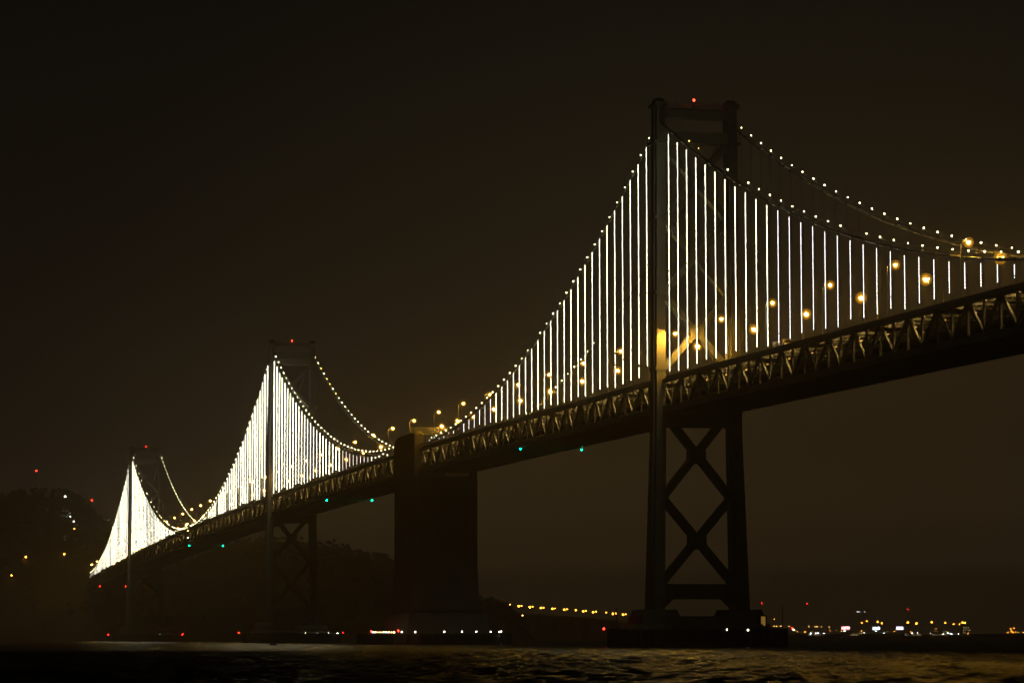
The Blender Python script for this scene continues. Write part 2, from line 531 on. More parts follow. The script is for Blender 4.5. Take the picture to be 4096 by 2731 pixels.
# piers with their fenders
def chamfer(x0, x1, y0, y1, c):
    return [(x0 + c, y0), (x1 - c, y0), (x1, y0 + c), (x1, y1 - c), (x1 - c, y1), (x0 + c, y1), (x0, y1 - c), (x0, y0 + c)]
def make_pier(X, which):
    root = thing('tower_pier', f'low dark pier with stepped concrete base carrying the {which} tower', 'bridge pier', (X, 0, 0), 'piers under the suspension towers')
    f = MB()
    a = chamfer(-15, 15, -13.5, 33.6, 7)
    f.hexa([(x, y, -3) for x, y in a], [(x, y, 4.9) for x, y in a])
    fo = f.build('fender', M['timber'], root)
    pl = MB()
    per = a + [a[0]]
    for (x0, y0), (x1, y1) in zip(per, per[1:]):
        L = math.hypot(x1 - x0, y1 - y0); n = max(1, int(L / 2.2))
        for i in range(n):
            t = (i + .5) / n
            x, y = x0 + (x1 - x0) * t, y0 + (y1 - y0) * t
            pl.box(x - .22, x + .22, y - .22, y + .22, -3, 5.2)
    pl.build('piles', M['timber'], fo)
    fo.children[0]['kind'] = 'stuff'
    b = MB(); a = chamfer(-10.5, 10.5, -9.5, 29.6, 4)
    b.hexa([(x, y, 4.9) for x, y in a], [(x * .94, 10.05 + (y - 10.05) * .97, 6.4) for x, y in a])
    b.box(-8, 8, -7.5, 27.6, 6.4, 8.5)
    b.build('base', M['concrete'], root)
    for y0, y1 in ((-7.2, 3.2), (16.9, 27.3)):
        p_ = MB()
        p_.hexa([(-7.4, y0, 8.5), (7.4, y0, 8.5), (7.4, y1, 8.5), (-7.4, y1, 8.5)],
                [(-6.4, y0 + .6, 10.3), (6.4, y0 + .6, 10.3), (6.4, y1 - .6, 10.3), (-6.4, y1 - .6, 10.3)])
        p_.build('pedestal', M['concrete'], root)
make_pier(X3, 'nearest'); make_pier(X5, 'middle'); make_pier(X6, 'farthest')

# ------------------------------------------------------------------ concrete anchorage
def make_anchorage():
    root = thing('centre_anchorage', 'massive dark concrete anchorage block standing in the water between the two bridges', 'bridge anchorage', (-376.65, 10.1, 0))
    ox, oy = -376.65, 10.1
    b = MB()
    def blk(x0, x1, y0, y1, z0, z1, gx=0, gy=0):
        b.hexa([(x0 - gx - ox, y0 - gy - oy, z0), (x1 + gx - ox, y0 - gy - oy, z0), (x1 + gx - ox, y1 + gy - oy, z0), (x0 - gx - ox, y1 + gy - oy, z0)],
               [(x0 - ox, y0 - oy, z1), (x1 - ox, y0 - oy, z1), (x1 - ox, y1 - oy, z1), (x0 - ox, y1 - oy, z1)])
    blk(XA1 + .3, XA0 - .3, -1.7, 22.4, 30, 64.3)
    blk(XA1 + .3, XA0 - .3, -1.7, 22.4, 4, 30, .9, 1.2)
    b.build('body', M['concrete'], root)
    b = MB(); blk(XA1 - 3, XA0 + 3, -4.5, 25.5, 3, 12, 1.5, 1.5); b.build('footing', M['concrete'], root)
    for y0, y1 in ((-2.2, 1.2), (18.9, 22.3)):
        n = MB()
        prof = [(XA1 + .6, 64.3), (XA0 - .4, 64.3), (XA0 - .4, 80.2), (XA0 - 6, 81.2), (XA1 + 11, 81.2), (XA1 + 4.5, 80.0), (XA1 + 1.4, 77.8), (XA1 + .6, 74.5)]
        n.hexa([(x - ox, y1 - oy, z) for x, z in prof], [(x - ox, y0 - oy, z) for x, z in prof])
        n.build('pylon', M['concrete'], root)
    f = MB(); a = chamfer(-430, -334, -13, 33.5, 9)
    f.hexa([(x - ox, y - oy, -3) for x, y in a], [(x - ox, y - oy, 3.9) for x, y in a])
    fo = f.build('fender', M['timber'], root)
    pl = MB(); per = a + [a[0]]
    for (x0, y0), (x1, y1) in zip(per, per[1:]):
        n = max(1, int(math.hypot(x1 - x0, y1 - y0) / 2.4))
        for i in range(n):
            t = (i + .5) / n
            x, y = x0 + (x1 - x0) * t - ox, y0 + (y1 - y0) * t - oy
            pl.box(x - .2, x + .2, y - .2, y + .2, -3, 4.3)
    pl.build('piles', M['timber'], fo)
    fo.children[0]['kind'] = 'stuff'
make_anchorage()

# ------------------------------------------------------------------ decks
TOPH, CHORD_B, FLOOR, BOT = -.85, -2.55, -7.9, -11.0
def ribbon(mb, x0, x1, y0, y1, h0, h1, step=P):
    n = max(1, int(abs(x1 - x0) / (step * 2)))
    xs = [x0 + (x1 - x0) * i / n for i in range(n + 1)]
    vs = []; fs = []
    for x in xs:
        d = deck(x)
        vs += [(x, y0, d + h0), (x, y1, d + h0), (x, y1, d + h1), (x, y0, d + h1)]
    for i in range(n):
        for k in range(4):
            fs.append((i * 4 + k, i * 4 + (k + 1) % 4, i * 4 + 4 + (k + 1) % 4, i * 4 + 4 + k))
    fs += [(3, 2, 1, 0), tuple(n * 4 + k for k in range(4))]
    mb._add(vs, fs)

def member_meshes():
    d_up = MB(); d_up.bar((0, 0, BOT + 1.7), (P, 0, CHORD_B + .5), .62, .55, hint=(0, 1, 0))
    d_dn = MB(); d_dn.bar((0, 0, CHORD_B + .5), (P, 0, BOT + 1.7), .62, .55, hint=(0, 1, 0))
    ver = MB(); ver.box(-.21, .21, -.26, .26, BOT + 1.5, CHORD_B + .3)
    gt = MB(); gt.hexa([(x, -.36, z) for x, z in ((-1.5, CHORD_B + .4), (-.75, CHORD_B - 1.3), (.75, CHORD_B - 1.3), (1.5, CHORD_B + .4))][::-1],
                       [(x, .36, z) for x, z in ((-1.5, CHORD_B + .4), (-.75, CHORD_B - 1.3), (.75, CHORD_B - 1.3), (1.5, CHORD_B + .4))][::-1])
    fb = MB(); fb.box(-.22, .22, .72, WID - .72, CHORD_B - .25, TOPH - .77)
    lb = MB(); lb.box(-.25, .25, .4, WID - .4, BOT, FLOOR - .45)
    st = M['steel']
    return {k: m_.mesh(k, M['beam'] if 'beam' in k else st) for k, m_ in dict(diag_up=d_up, diag_dn=d_dn, vertical=ver, gusset=gt, floor_beam=fb, lower_beam=lb).items()}
MM = member_meshes()
tb_ = MB(); tb_.box(-2.4, 2.4, .0, .13, -.09, .09); tb_.box(-4.4, 4.4, -.06, -.005, -.34, .3, 1)  # added fill tube; its backing plate keeps light off the truss
FILL_TUBE = tb_.mesh('fill_tube', [M['deck_fill'], M['dark']])

def make_deck(x0, x1, xref, sgn, label, fine):
    """x0 > x1; panel points lie at xref + sgn * (D1 + k * P)"""
    root = thing('bridge_deck', label, 'bridge deck', ((x0 + x1) / 2, WID / 2, 0), 'double deck spans of the bridge')
    off = Vector(root.location)
    def bld(name, mb, m_, par=root):
        mb.v = [(v[0] - off.x, v[1] - off.y, v[2]) for v in mb.v]
        return mb.build(name, m_, par)
    for y in (0, WID):
        mb = MB(); ribbon(mb, x0, x1, y - .42, y + .42, CHORD_B, TOPH - .75); bld('top_chord', mb, M['steel'])
        mb = MB(); ribbon(mb, x0, x1, y - .42, y + .42, BOT + .2, BOT + 1.7); bld('bottom_chord', mb, M['steel'])
        i = .55 if y == 0 else -.55
        mb = MB(); ribbon(mb, x0, x1, y + i - .12, y + i + .12, TOPH - 1.0, TOPH); bld('upper_barrier', mb, M['concrete'])
        i = .95 if y == 0 else -.95
        mb = MB(); ribbon(mb, x0, x1, y + i - .14, y + i + .14, FLOOR, FLOOR + .85); bld('lower_barrier', mb, M['concrete'])
    mb = MB(); ribbon(mb, x0, x1, .70, WID - .70, TOPH - .75, TOPH - .42); bld('upper_roadway', mb, M['soffit'])
    mb = MB(); ribbon(mb, x0, x1, .70, WID - .70, FLOOR - .4, FLOOR); bld('lower_roadway', mb, M['road'])
    for y in (2.6, 5.2, 8.0, 12.1, 14.9, 17.5):
        mb = MB(); ribbon(mb, x0, x1, y - .13, y + .13, CHORD_B + .3, TOPH - .76); bld('stringer', mb, M['steel'])
    for hgt in (-3.9, -5.3):
        mb = MB(); ribbon(mb, x0, x1, WID - .75, WID - .68, hgt, hgt + .16); bld('guard_rail', mb, M['steel'])
        mb = MB(); ribbon(mb, x0, x1, .68, .75, hgt - .6, hgt - .44); bld('guard_rail', mb, M['steel'])
    pts = []
    k = -1
    while True:
        x = xref + sgn * (D1 + k * P)
        if (sgn > 0 and x > x0 - .3) or (sgn < 0 and x < x1 + .3): break
        if x1 + .3 <= x <= x0 - .3: pts.append((k, x))
        k += 1
    coarse = MB(); cbeam = MB()
    for k, x in pts:                       # added fill tubes, unseen behind the near top chord, brightening the deck interior
        if x > -1300 and k % 5 != 3: put('fill_tube', FILL_TUBE, root, (x + sgn * P / 2 - off.x, .80 - off.y, deck(x + sgn * P / 2) + CHORD_B + .32))
    for (k, x) in pts:
        d = deck(x); sl = math.atan(deck(x + .5) - deck(x - .5))
        rot = Matrix.Rotation(-sl, 4, 'Y')
        lastp = (sgn > 0 and x + P > x0) or (sgn < 0 and x - P < x1)
        top_node = (k % 2 == 1)
        items = []
        for y in (0, WID):
            items.append(('vertical', 'vertical', y, 0))
            if top_node: items.append(('gusset_plate', 'gusset', y, 0))
            if not lastp:
                xa = x if sgn > 0 else x - P     # this member spans xa .. xa + P
                starts_top = top_node if sgn > 0 else not top_node
                items.append(('diagonal', 'diag_dn' if starts_top else 'diag_up', y, xa - x))
        items.append(('floor_beam', 'floor_beam', 0, 0)); items.append(('lower_floor_beam', 'lower_beam', 0, 0))
        for nm, key, y, dx in items:
            if fine:
                o = put(nm, MM[key], root)
                o.matrix_local = Matrix.Translation((x + dx - off.x, y - off.y, deck(x + dx))) @ rot
            else:
                me = MM[key]
                tgt = cbeam if 'beam' in nm else coarse
                R = Matrix.Translation((x + dx, y, deck(x + dx))) @ rot
                tgt._add([R @ v.co for v in me.vertices], [tuple(p_.vertices) for p_ in me.polygons])
    if not fine:
        tag(bld('truss_members', coarse, M['steel']), kind='stuff')
        tag(bld('floor_beams', cbeam, M['beam']), kind='stuff')
    return root
make_deck(352., -3.0, X3, 1, 'lattice double deck span to the right of the nearest tower', True)
make_deck(-3.01, XA0 + .2, X3, -1, 'lattice double deck span between the nearest tower and the concrete anchorage', True)
make_deck(XA1 - .2, X5 + .01, X5, 1, 'distant double deck span between the concrete anchorage and the middle tower', False)
make_deck(X5, X6 + .01, X5, -1, 'distant double deck span between the middle and farthest towers', False)
make_deck(X6, XE, X6, -1, 'most distant double deck span running from the farthest tower to the island', False)
mbx = MB(); ribbon(mbx, XA0, XA1, 1.4, 18.7, TOPH - 2.0, TOPH - 1.0)
o_ = mbx.build('anchorage_roadway', M['road']); tag(o_, kind='structure')

# ------------------------------------------------------------------ main cables and suspenders
def hangers():
    """(x, tower word, side word, ordinal) of every suspender"""
    out = []
    for k in range(1, 39): out.append((X3 + D1 + (k - 1) * P, 'nearest', 'right', k))
    for k in range(1, 37): out.append((X3 - D1 - (k - 1) * P, 'nearest', 'left', k))
    for k in range(1, 37): out.append((X5 + D1 + (k - 1) * P, 'middle', 'right', k))
    for k in range(1, 38): out.append((X5 - D1 - (k - 1) * P, 'middle', 'left', k))
    for k in range(1, 38): out.append((X6 + D1 + (k - 1) * P, 'farthest', 'right', k))
    for k in range(1, 37): out.append((X6 - D1 - (k - 1) * P, 'farthest', 'left', k))
    return out
HG = hangers()
def make_cable(y, xs, label, fine, hlist):
    root = thing('main_cable', label, 'bridge cable', (xs[0], y, cable(xs[0])), 'main cables of the bridge')
    off = Vector(root.location)
    sub = lambda p_: (p_[0] - off.x, p_[1] - off.y, p_[2] - off.z)
    pts = []
    a, b = xs
    n = int(abs(a - b) / 6)
    brk = sorted({a, b, *[x for x in (X3, X5, X6) if b < x < a], *[a + (b - a) * i / n for i in range(n + 1)]}, reverse=True)
    pts = [(x, y, cable(x)) for x in brk]
    mb = MB(); mb.tube([sub(q) for q in pts], .37, 8); cab = mb.build('cable', M['cable'], root)
    for p_ in cab.data.polygons: p_.use_smooth = True
    for s_ in (-.42, .42):
        mb = MB(); mb.tube([sub((q[0], q[1] + s_, q[2] + 1.15)) for q in pts], .03, 4); mb.build('hand_rope', M['cable'], root)
    far = MB()
    for x, tw, sd, k in hlist:
        zt = cable(x); zb = deck(x) - 1.2
        if zt - zb < .5: zt = zb + .5
        mb = MB()
        for dx in (-.27, .27):
            for dy in (-.1, .1):
                mb.tube([sub((x + dx, y + dy, zb)), sub((x + dx, y + dy, zt))], .024 if y < 1 else .016, 4)
        mb.box(*(x - .4 - off.x, x + .4 - off.x), -.43, .43, zt - .45 - off.z, zt + .45 - off.z)
        if fine: mb.build('suspender', M['rope'], root)
        else: far._add(mb.v, mb.f)
    if not fine: tag(far.build('suspenders', M['rope'], root), kind='stuff')
h3 = [h for h in HG if h[1] == 'nearest']; h56 = [h for h in HG if h[1] != 'nearest']
make_cable(0., (352., XA0 - 1), 'near side main cable draped over the nearest tower with strings of white lights', True, h3)
make_cable(WID, (352., XA0 - 1), 'far side main cable draped over the nearest tower carrying small lamps only', True, h3)
make_cable(0., (XA1 + 1, XE), 'near side main cable over the middle and farthest towers with white light strings', False, h56)
make_cable(WID, (XA1 + 1, XE), 'far side main cable over the middle and farthest towers', False, h56)

# vertical strings of white LEDs hung on the near suspenders
def make_strings():
    rng = random.Random(11)
    for x, tw, sd, k in HG:
        z0 = deck(x) + .15 + rng.choice((-.5, 0., .45))
        z1 = cable(x) - 1.0
        if tw == 'nearest' and sd == 'left' and k == 1: z0 += 3.2
        if z1 - z0 < .3: z1 = z0 + .4
        mb = MB()
        nr = tw == 'nearest'
        m_ = M['led'] if nr else M['led_far']
        r, rz, step = (.07, .08, .3) if nr else (.14, .2, .5)
        if nr and sd == 'right' and k > 11: m_, r = M['led_mid'], .068
        if nr and sd == 'left' and k > 23: m_ = M['led_mid']
        if tw == 'middle' and sd == 'right' and 24 <= k <= 31: m_ = M['led_dim']
        if tw == 'middle' and sd == 'right' and 13 <= k <= 16: m_ = M['led_far_mid']
        if tw == 'farthest' and sd == 'right' and 12 <= k <= 17: m_ = M['led_far_mid']
        if tw == 'farthest' and sd == 'left' and (k % 7 in (2, 3) or k > 27): m_ = M['led_far_mid']
        if tw == 'farthest' and sd == 'left' and k > 31: m_ = M['led_dim']
        z = z0
        while z <= z1:
            if rng.random() > .012:
                mb.octa((0, 0, z - z0), r, rz, 0)
            z += step
        mb.box(-.16, .16, r + .02, r + .06, 0, z1 - z0, 1)      # mounting strip behind the lights, widened to block their inward light
        o = mb.build('light_string', [m_, M['dark']], None, (x, -.62, z0))
        tag(o, f'vertical string of white lights, {nth(k)} to the {sd} of the {tw} tower', 'light string', 'vertical light strings on the near cable')
make_strings()

# small lamps standing on the main cables
def lamp_mesh(bulb, r):
    mb = MB()
    mb.tube([(0, 0, -1.0), (0, 0, -.1)], .05, 5, mi=1)
    mb.box(-.2, .2, -.2, .2, -1.02, -.94, mi=1)
    mb.ball((0, 0, 0), r, 8, 5, mi=0)
    return mb.mesh('cable_lamp', [bulb, M['dark']])
LM = {('n', 0): lamp_mesh(M['bulb'], .155), ('n', 1): lamp_mesh(M['bulb_amber'], .14), ('f', 0): lamp_mesh(M['bulb'], .21), ('f', 1): lamp_mesh(M['bulb_amber'], .2)}
lamp_rng = random.Random(19)
def cable_lamp(x, y, tw, label, amber=0):
    o = put('cable_lamp', LM[('n' if tw == 'nearest' else 'f', amber)], None, (x + .65, y, cable(x) + 1.42))
    k_ = lamp_rng.choice((.7, .8, .9, .95, 1., 1.05, 1.15)); o.scale = (k_, k_, k_)
    tag(o, label, 'lamp', 'small lamps along the main cables')
MISS = {('nearest', 'right'): {1, 2, 5, 6, 8, 18}, ('nearest', 'left'): {17}, ('middle', 'left'): {4, 5, 11}, ('farthest', 'right'): {2, 4, 6, 8, 9, 10, 12, 13, 15, 17, 19, 22, 24, 27}}
for x, tw, sd, k in HG:
    if k in MISS.get((tw, sd), ()) or (tw == 'nearest' and sd == 'right' and k > 31): continue
    if tw == 'farthest' and sd == 'left' and k in (20, 21, 22): continue
    amb = int(tw == 'nearest' and sd == 'right' and k in (3, 4))
    cable_lamp(x, 0., tw, f'small lamp on near cable above {nth(k)} light string {sd} of the {tw} tower', amb)
for x, tw, sd, k in HG:
    if (tw, sd) == ('nearest', 'right') and k > 30: continue
    if (tw, sd) == ('nearest', 'left') and k < 17: continue
    if (tw, sd) in (('middle', 'left'), ('farthest', 'left')): continue
    if (tw, sd) == ('farthest', 'right') and k > 35: continue
    cable_lamp(x, WID, tw, f'small lamp on far cable, {nth(k)} to the {sd} of the {tw} tower', int(tw == 'middle' and k in (3, 5, 6, 8)))

# ------------------------------------------------------------------ street lamps on the upper deck
def make_street():
    alt = {}
    def proto(face, x, y, label):
        root = thing('street_lamp', label, 'street lamp', (x, y, deck(x) + TOPH - .42), 'amber street lamps on the upper deck')
        AR = 1.8 if face > 0 else 4.3
        H = (10.3 if face > 0 else 9.85) - TOPH + .42
        mb = MB(); mb.tube([(0, 0, 0), (0, 0, 4), (0, 0, H - .6)], .11, 6); a = mb.build('pole', M['steel'], root)
        mb = MB(); mb.tube([(0, 0, H - .7), (0, .5 * face, H), (0, (AR - .3) * face, H + .75)], .06, 5); b = mb.build('arm', M['steel'], root)
        mb = MB()
        c_ = (0, AR * face, H)
        mb.ball((0, AR * face, H), .13, 6, 4, 0)
        n_ = 12; rim = [(.62 * math.cos(2 * math.pi * k / n_), AR * face + .62 * math.sin(2 * math.pi * k / n_)) for k in range(n_)]
        mb._add([(x_, y_, H + .12) for x_, y_ in rim] + [(x_ * .6, AR * face + (y_ - AR * face) * .6, H + .62) for x_, y_ in rim],       # open-bottomed hood
                [(k, (k + 1) % n_, n_ + (k + 1) % n_, n_ + k) for k in range(n_)] + [tuple(range(n_, 2 * n_))], 1)
        if face < 0:            # unseen panel added on the pole side to keep light off the far suspenders
            mb.box(-.75, .75, AR * face + .52, AR * face + .58, H - .9, H + .6, 1)
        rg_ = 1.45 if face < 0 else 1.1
        gl = MB(); gl.ball((0, AR * face, H - .08), rg_, 12, 8, 0); gl.ball((0, AR * face, H - .08), rg_ * .62, 12, 8, 2); gl.ball((0, AR * face, H - .08), rg_ * .36, 10, 6, 1)  # nested glowing shells added round the lamp as its halo
        c = mb.build('lamp_head', [M['sodium'] if face < 0 else M['sodium_near'], M['dark']], root)
        gb = gl.build('lamp_halo', [M['halo_outer'], M['lens'], M['glow']], root)
        if face < 0:
            df = c.data.copy(); df.materials[0] = M['sodium_near']; alt['dimfar'] = df
        if face > 0:
            low = c.data.copy(); low.materials[0] = M['sodium_low']; alt['low'] = low
        return root, (a, b, c, gb)
    near = [284, 238.6, 193.3, 147.6, 102.2, 57, 6.1, -48.2, -94.0, -140.3, -185.5, -231.1, -276.5, -322.4, -372., -418.3]
    far = [297, 252, 206.8, 160.3, 114.9, 71.1, 25.5, -30.4, -76., -122.4, -168.5, -214.6, -261., -306., -345., -372.8, -404.2]
    x = -463.
    while x > XE + 10:
        near.append(x); far.append(x + 12.); x -= 45.6
    protos = {}
    def where(x):
        if x > X3: return 'right of the nearest tower'
        if x > XA0: return 'left of the nearest tower'
        if x > X5: return 'between anchorage and middle tower'
        if x > X6: return 'between middle and farthest towers'
        return 'beyond the farthest tower'
    for row, xs, y, face in (('near', near, -.8, 1), ('far', [x + 9.0 for x in far], WID + .8, -1)):
        cnt = {}
        for x in sorted(xs, reverse=True):
            w = where(x)
            cnt.setdefault(w, []).append(x)
        for w, lst in cnt.items():
            lst.sort(key=lambda q: q if w.startswith('right') else -q)
            for i, x in enumerate(lst):
                lab = f'amber street lamp of the {row} row, {nth(i + 1)} {w}'
                # the lamp heads hang over the roadway, the poles stand behind the barriers
                if row not in protos:
                    protos[row] = proto(face, x, y, lab)
                    if row == 'near':
                        protos[row][0].location = (x, y + 1.6, deck(x) + TOPH + .1)      # stands inside the tower leg, beside the brace
                        base = protos[row][1][2].data.copy(); protos[row][1][2].data = alt['low']; alt['norm'] = base
                else:
                    cpy = copy_thing(protos[row][0], (x, y, deck(x) + TOPH - .42), lab, protos[row][1])
                    if row == 'near': [ch for ch in cpy.children if ch.name.startswith('lamp_head')][0].data = alt['norm']
                    if row == 'far' and x < XA0 + 45: [ch for ch in cpy.children if ch.name.startswith('lamp_head')][0].data = alt['dimfar']
make_street()

# lamps under the upper deck, lighting the lower one
def make_deck_lamps():
    mb = MB(); mb.box(-.35, .35, -.1, .1, 0, .14); mb.box(-.4, .4, -.14, .14, .145, .22, 1)
    for q in (-.3, .3): mb.box(q - .03, q + .03, -.03, .03, .22, 1.0, 1)
    me = mb.mesh('deck_lamp', [M['deck_strip'], M['dark']])
    def where(x):
        if x > X3: return 'right of the nearest tower'
        if x > XA0: return 'left of the nearest tower'
        if x > X5: return 'between anchorage and middle tower'
        return 'beyond the middle tower'
    for y, row in ((3.6, 'near'),):
        cnt = {}
        x = 345.
        while x > -1250:
            if not (XA1 - 4 < x < XA0 + 4):
                w = where(x); cnt.setdefault(w, []).append(x)
            x -= 2 * P
        for w, lst in cnt.items():
            if w.startswith('right'): lst.sort()
            for i, x in enumerate(lst):
                o = put('deck_lamp', me, None, (x, y, deck(x) + CHORD_B - 1.35))
                tag(o, f'small amber lamp hung under upper deck, {nth(i + 1)} {w}', 'lamp', 'amber lamps hung under the upper deck')
make_deck_lamps()

# ------------------------------------------------------------------ lights hung under the deck and along the piers
def under_light(name, x, y, h, m_, r, label, group):
    root = thing(name, label, 'navigation light', (x, y, deck(x) + h), group)
    mb = MB(); mb.tube([(0, 0, r), (0, 0, BOT - h + .25)], .07, 5); mb.box(-.3, .3, -.3, .3, r - .02, r + .14); mb.build('bracket', M['dark'], root)
    mb = MB(); mb.ball((0, 0, 0), r); mb.build('lens', m_, root)
for x, w in ((-176.2, 'between the nearest tower and the anchorage'), (-576.6, 'between the anchorage and middle tower'), (-1102.1, 'between middle and farthest towers')):
    for y, s in ((-.3, 'near'), (WID + .3, 'far')):
        under_light('navigation_light', x, y, -11.6, M['green'], .23 if x > -200 else .3, f'green navigation light under {s} edge of the deck {w}', 'green navigation lights under the deck')
for y, s in ((0., 'near'), (WID, 'far')):
    under_light('navigation_light', -1700., y, -11.6, M['red'], .3, f'red navigation light under {s} edge of the deck beyond the farthest tower', 'red navigation lights under the deck')
for h, s, m_ in ((1.6, 'topmost', 'white_l'), (-2.6, 'middle', 'shore_d'), (-6.8, 'lowest', 'white_l')):
    o = MB(); o.ball((0, 0, 0), .3); o.box(-.4, .4, .28, .7, -.4, .4, 1)
    tag(o.build('range_light', [M[m_], M['dark']], None, (-1102.1, -1.1, deck(-1102) + h)), f'{s} of three white range lights in a column on the most distant main span', 'navigation light', 'range lights at midspan')

def pier_lamp(p, m_, r, label, base, group, name='pier_lamp'):
    root = thing(name, label, 'lamp', (p[0], p[1], base), group)
    H = p[2] - base
    mb = MB(); mb.tube([(0, 0, 0), (0, 0, max(.1, H - r))], .07, 5); mb.box(-.25, .25, -.25, .25, 0, .08); mb.build('post', M['dark'], root)
    mb = MB(); mb.ball((0, 0, H), r); mb.build('bulb', m_, root)
G1 = 'lamps along the bridge piers'
for (u, v), col, r, w, x in (((2909, 2517), 'white_l', .24, 'below far leg', 15.), ((2992, 2518), 'white_l', .24, 'right of far leg', 15.), ((3140, 2519.5), 'white_l', .26, 'near the right end', 8.),
                     ((3174, 2517), 'white_l', .18, 'beside red lamp at right end', 6.), ((3169, 2511), 'red', .16, 'at the right end', 6.), ((2415, 2513), 'red', .26, 'at the left end', -11.)):
    p_ = at_x(u, v, x)
    pier_lamp(p_, M[col], r, f"{'red' if col == 'red' else 'white'} lamp on the pier of the nearest tower, {w}", 4.9 if p_.z > 5.2 else p_.z - .5, G1)
for i, (u, v, col) in enumerate(((955, 2529, 'red'), (1222, 2531, 'white_l'), (1268.5, 2531, 'white_l'), (1314, 2531, 'white_l'), (1350, 2531, 'white_l'), (1372, 2528, 'red'))):
    p_ = at_x(u, v, X5 + (14 if 0 < i < 5 else -8 if i == 0 else 8))
    pier_lamp(p_, M[col], .27 if i != 5 else .12, f"{'red' if col == 'red' else 'white'} lamp on the pier of the middle tower, {nth(i + 1)} from the left", min(4.9, p_.z - .5), G1)
for i, (u, v, col) in enumerate(((433, 2537, 'red'), (639, 2537, 'white_l'), (730, 2535, 'red'))):
    p_ = at_x(u, v, X6 + (14 if i == 1 else -8 if i == 0 else 8))
    pier_lamp(p_, M[col], .34, f"{'red' if col == 'red' else 'white'} lamp on the pier of the farthest tower, {nth(i + 1)} from the left", min(4.9, p_.z - .5), G1)
AN = [(1485, 2523, 'red', .3), (1492, 2527, 'white_l', .24), (1502, 2527, 'white_l', .24), (1513, 2527, 'shore_d', .15), (1522, 2527, 'shore_d', .2), (1534, 2527, 'white_l', .25), (1544.5, 2527, 'white_l', .25),
      (1555, 2527, 'white_l', .25), (1566, 2527, 'shore_a', .2), (1576.5, 2527, 'white_l', .25), (1593, 2521, 'red', .3), (1607, 2526, 'white_l', .25), (1661, 2526, 'white_l', .25), (1777, 2525, 'white_l', .27),
      (1848, 2525, 'white_l', .27), (1905, 2525, 'white_l', .25), (1963, 2525, 'white_l', .25), (1997, 2525, 'white_l', .22), (2005, 2524, 'white_l', .22)]
for i, (u, v, col, r) in enumerate(AN):
    p_ = at_y(u, v, -12.6) if u < 1610 else at_x(u, v, -334.6)
    cn = {'red': 'red', 'white_l': 'white', 'shore_d': 'dim', 'shore_a': 'amber'}[col]
    pier_lamp(p_, M[col], r, f'{cn} lamp on the fender around the concrete anchorage, {nth(i + 1)} from the left', min(3.9, p_.z - .4), 'lamps on the anchorage fender')

# masts and hut on the nearest pier
for (u, v0, v1, x, w) in ((2467, 2430, 2505, -2., 'left of the nearest tower'), (3130, 2420, 2520, 4., 'right of the nearest tower')):
    a = at_x(u, v0, x)
    mb = MB(); mb.tube([(0, 0, 0), (0, 0, a.z - 4.9)], .14, 6); mb.box(-.4, .4, -.4, .4, 0, .15)
    tag(mb.build('pole', M['dark'], None, (x, a.y, 4.9)), f'thin dark pole on the pier {w}', 'pole')
p_ = at_x(3053, 2483, 9.)
hut = thing('equipment_hut', 'small hut with amber lit wall at the right foot of the nearest tower', 'hut', (9., p_.y, 4.9))
mb = MB(); mb.box(-2., 0, -.9, .9, 0, 3.6); mb.build('wall', M['concrete'], hut)
mb = MB(); mb.box(-2.3, .3, -1.1, 1.1, 3.6, 3.8); mb.build('roof', M['dark'], hut)
mb = MB(); mb.box(.005, .05, -.6, .6, 1.0, 3.5); mb.build('window', mat('hut_wall_glow', (.7, .5, .2), .5, (1., .55, .10), .22), hut)  # glowing panel in place of lamplight falling on the hut wall

# ------------------------------------------------------------------ gantry over the roadway at the anchorage
def make_gantry():
    x = -399.; y0, y1 = 4.6, 19.9
    a = at_x(1650, 1709, x).z; b = at_x(1650, 1735, x).z
    root = thing('sign_gantry', 'amber lit lattice gantry standing over the roadway at the concrete anchorage', 'gantry', (x, 12., deck(x) - 1.9))
    zb = b - root.location.z; zt = a - root.location.z
    for y in (y0 + .4, y1 - .2):
        mb = MB(); mb.box(-.25, .25, y - 12.25, y - 11.75, 0, zt); mb.build('post', M['steel'], root)
    for z in (zb, (zb * 2 + zt) / 3, (zb + zt * 2) / 3, zt):
        mb = MB(); mb.box(.26, .40, y0 - 12, y1 - 12, z - .09, z + .09); mb.build('rail', M['steel'], root)
    n = 19
    for i in range(n + 1):
        y = y0 - 12 + (y1 - y0) * i / n
        mb = MB(); mb.box(.41, .5, y - .1, y + .1, zb - .1, zt + .1); mb.build('slat', M['steel'], root)
    mb = MB(); mb.box(-.2, .2, y0 - 12, y1 - 12, zb - .3, zb - .15); mb.build('walkway', M['steel'], root)
make_gantry()

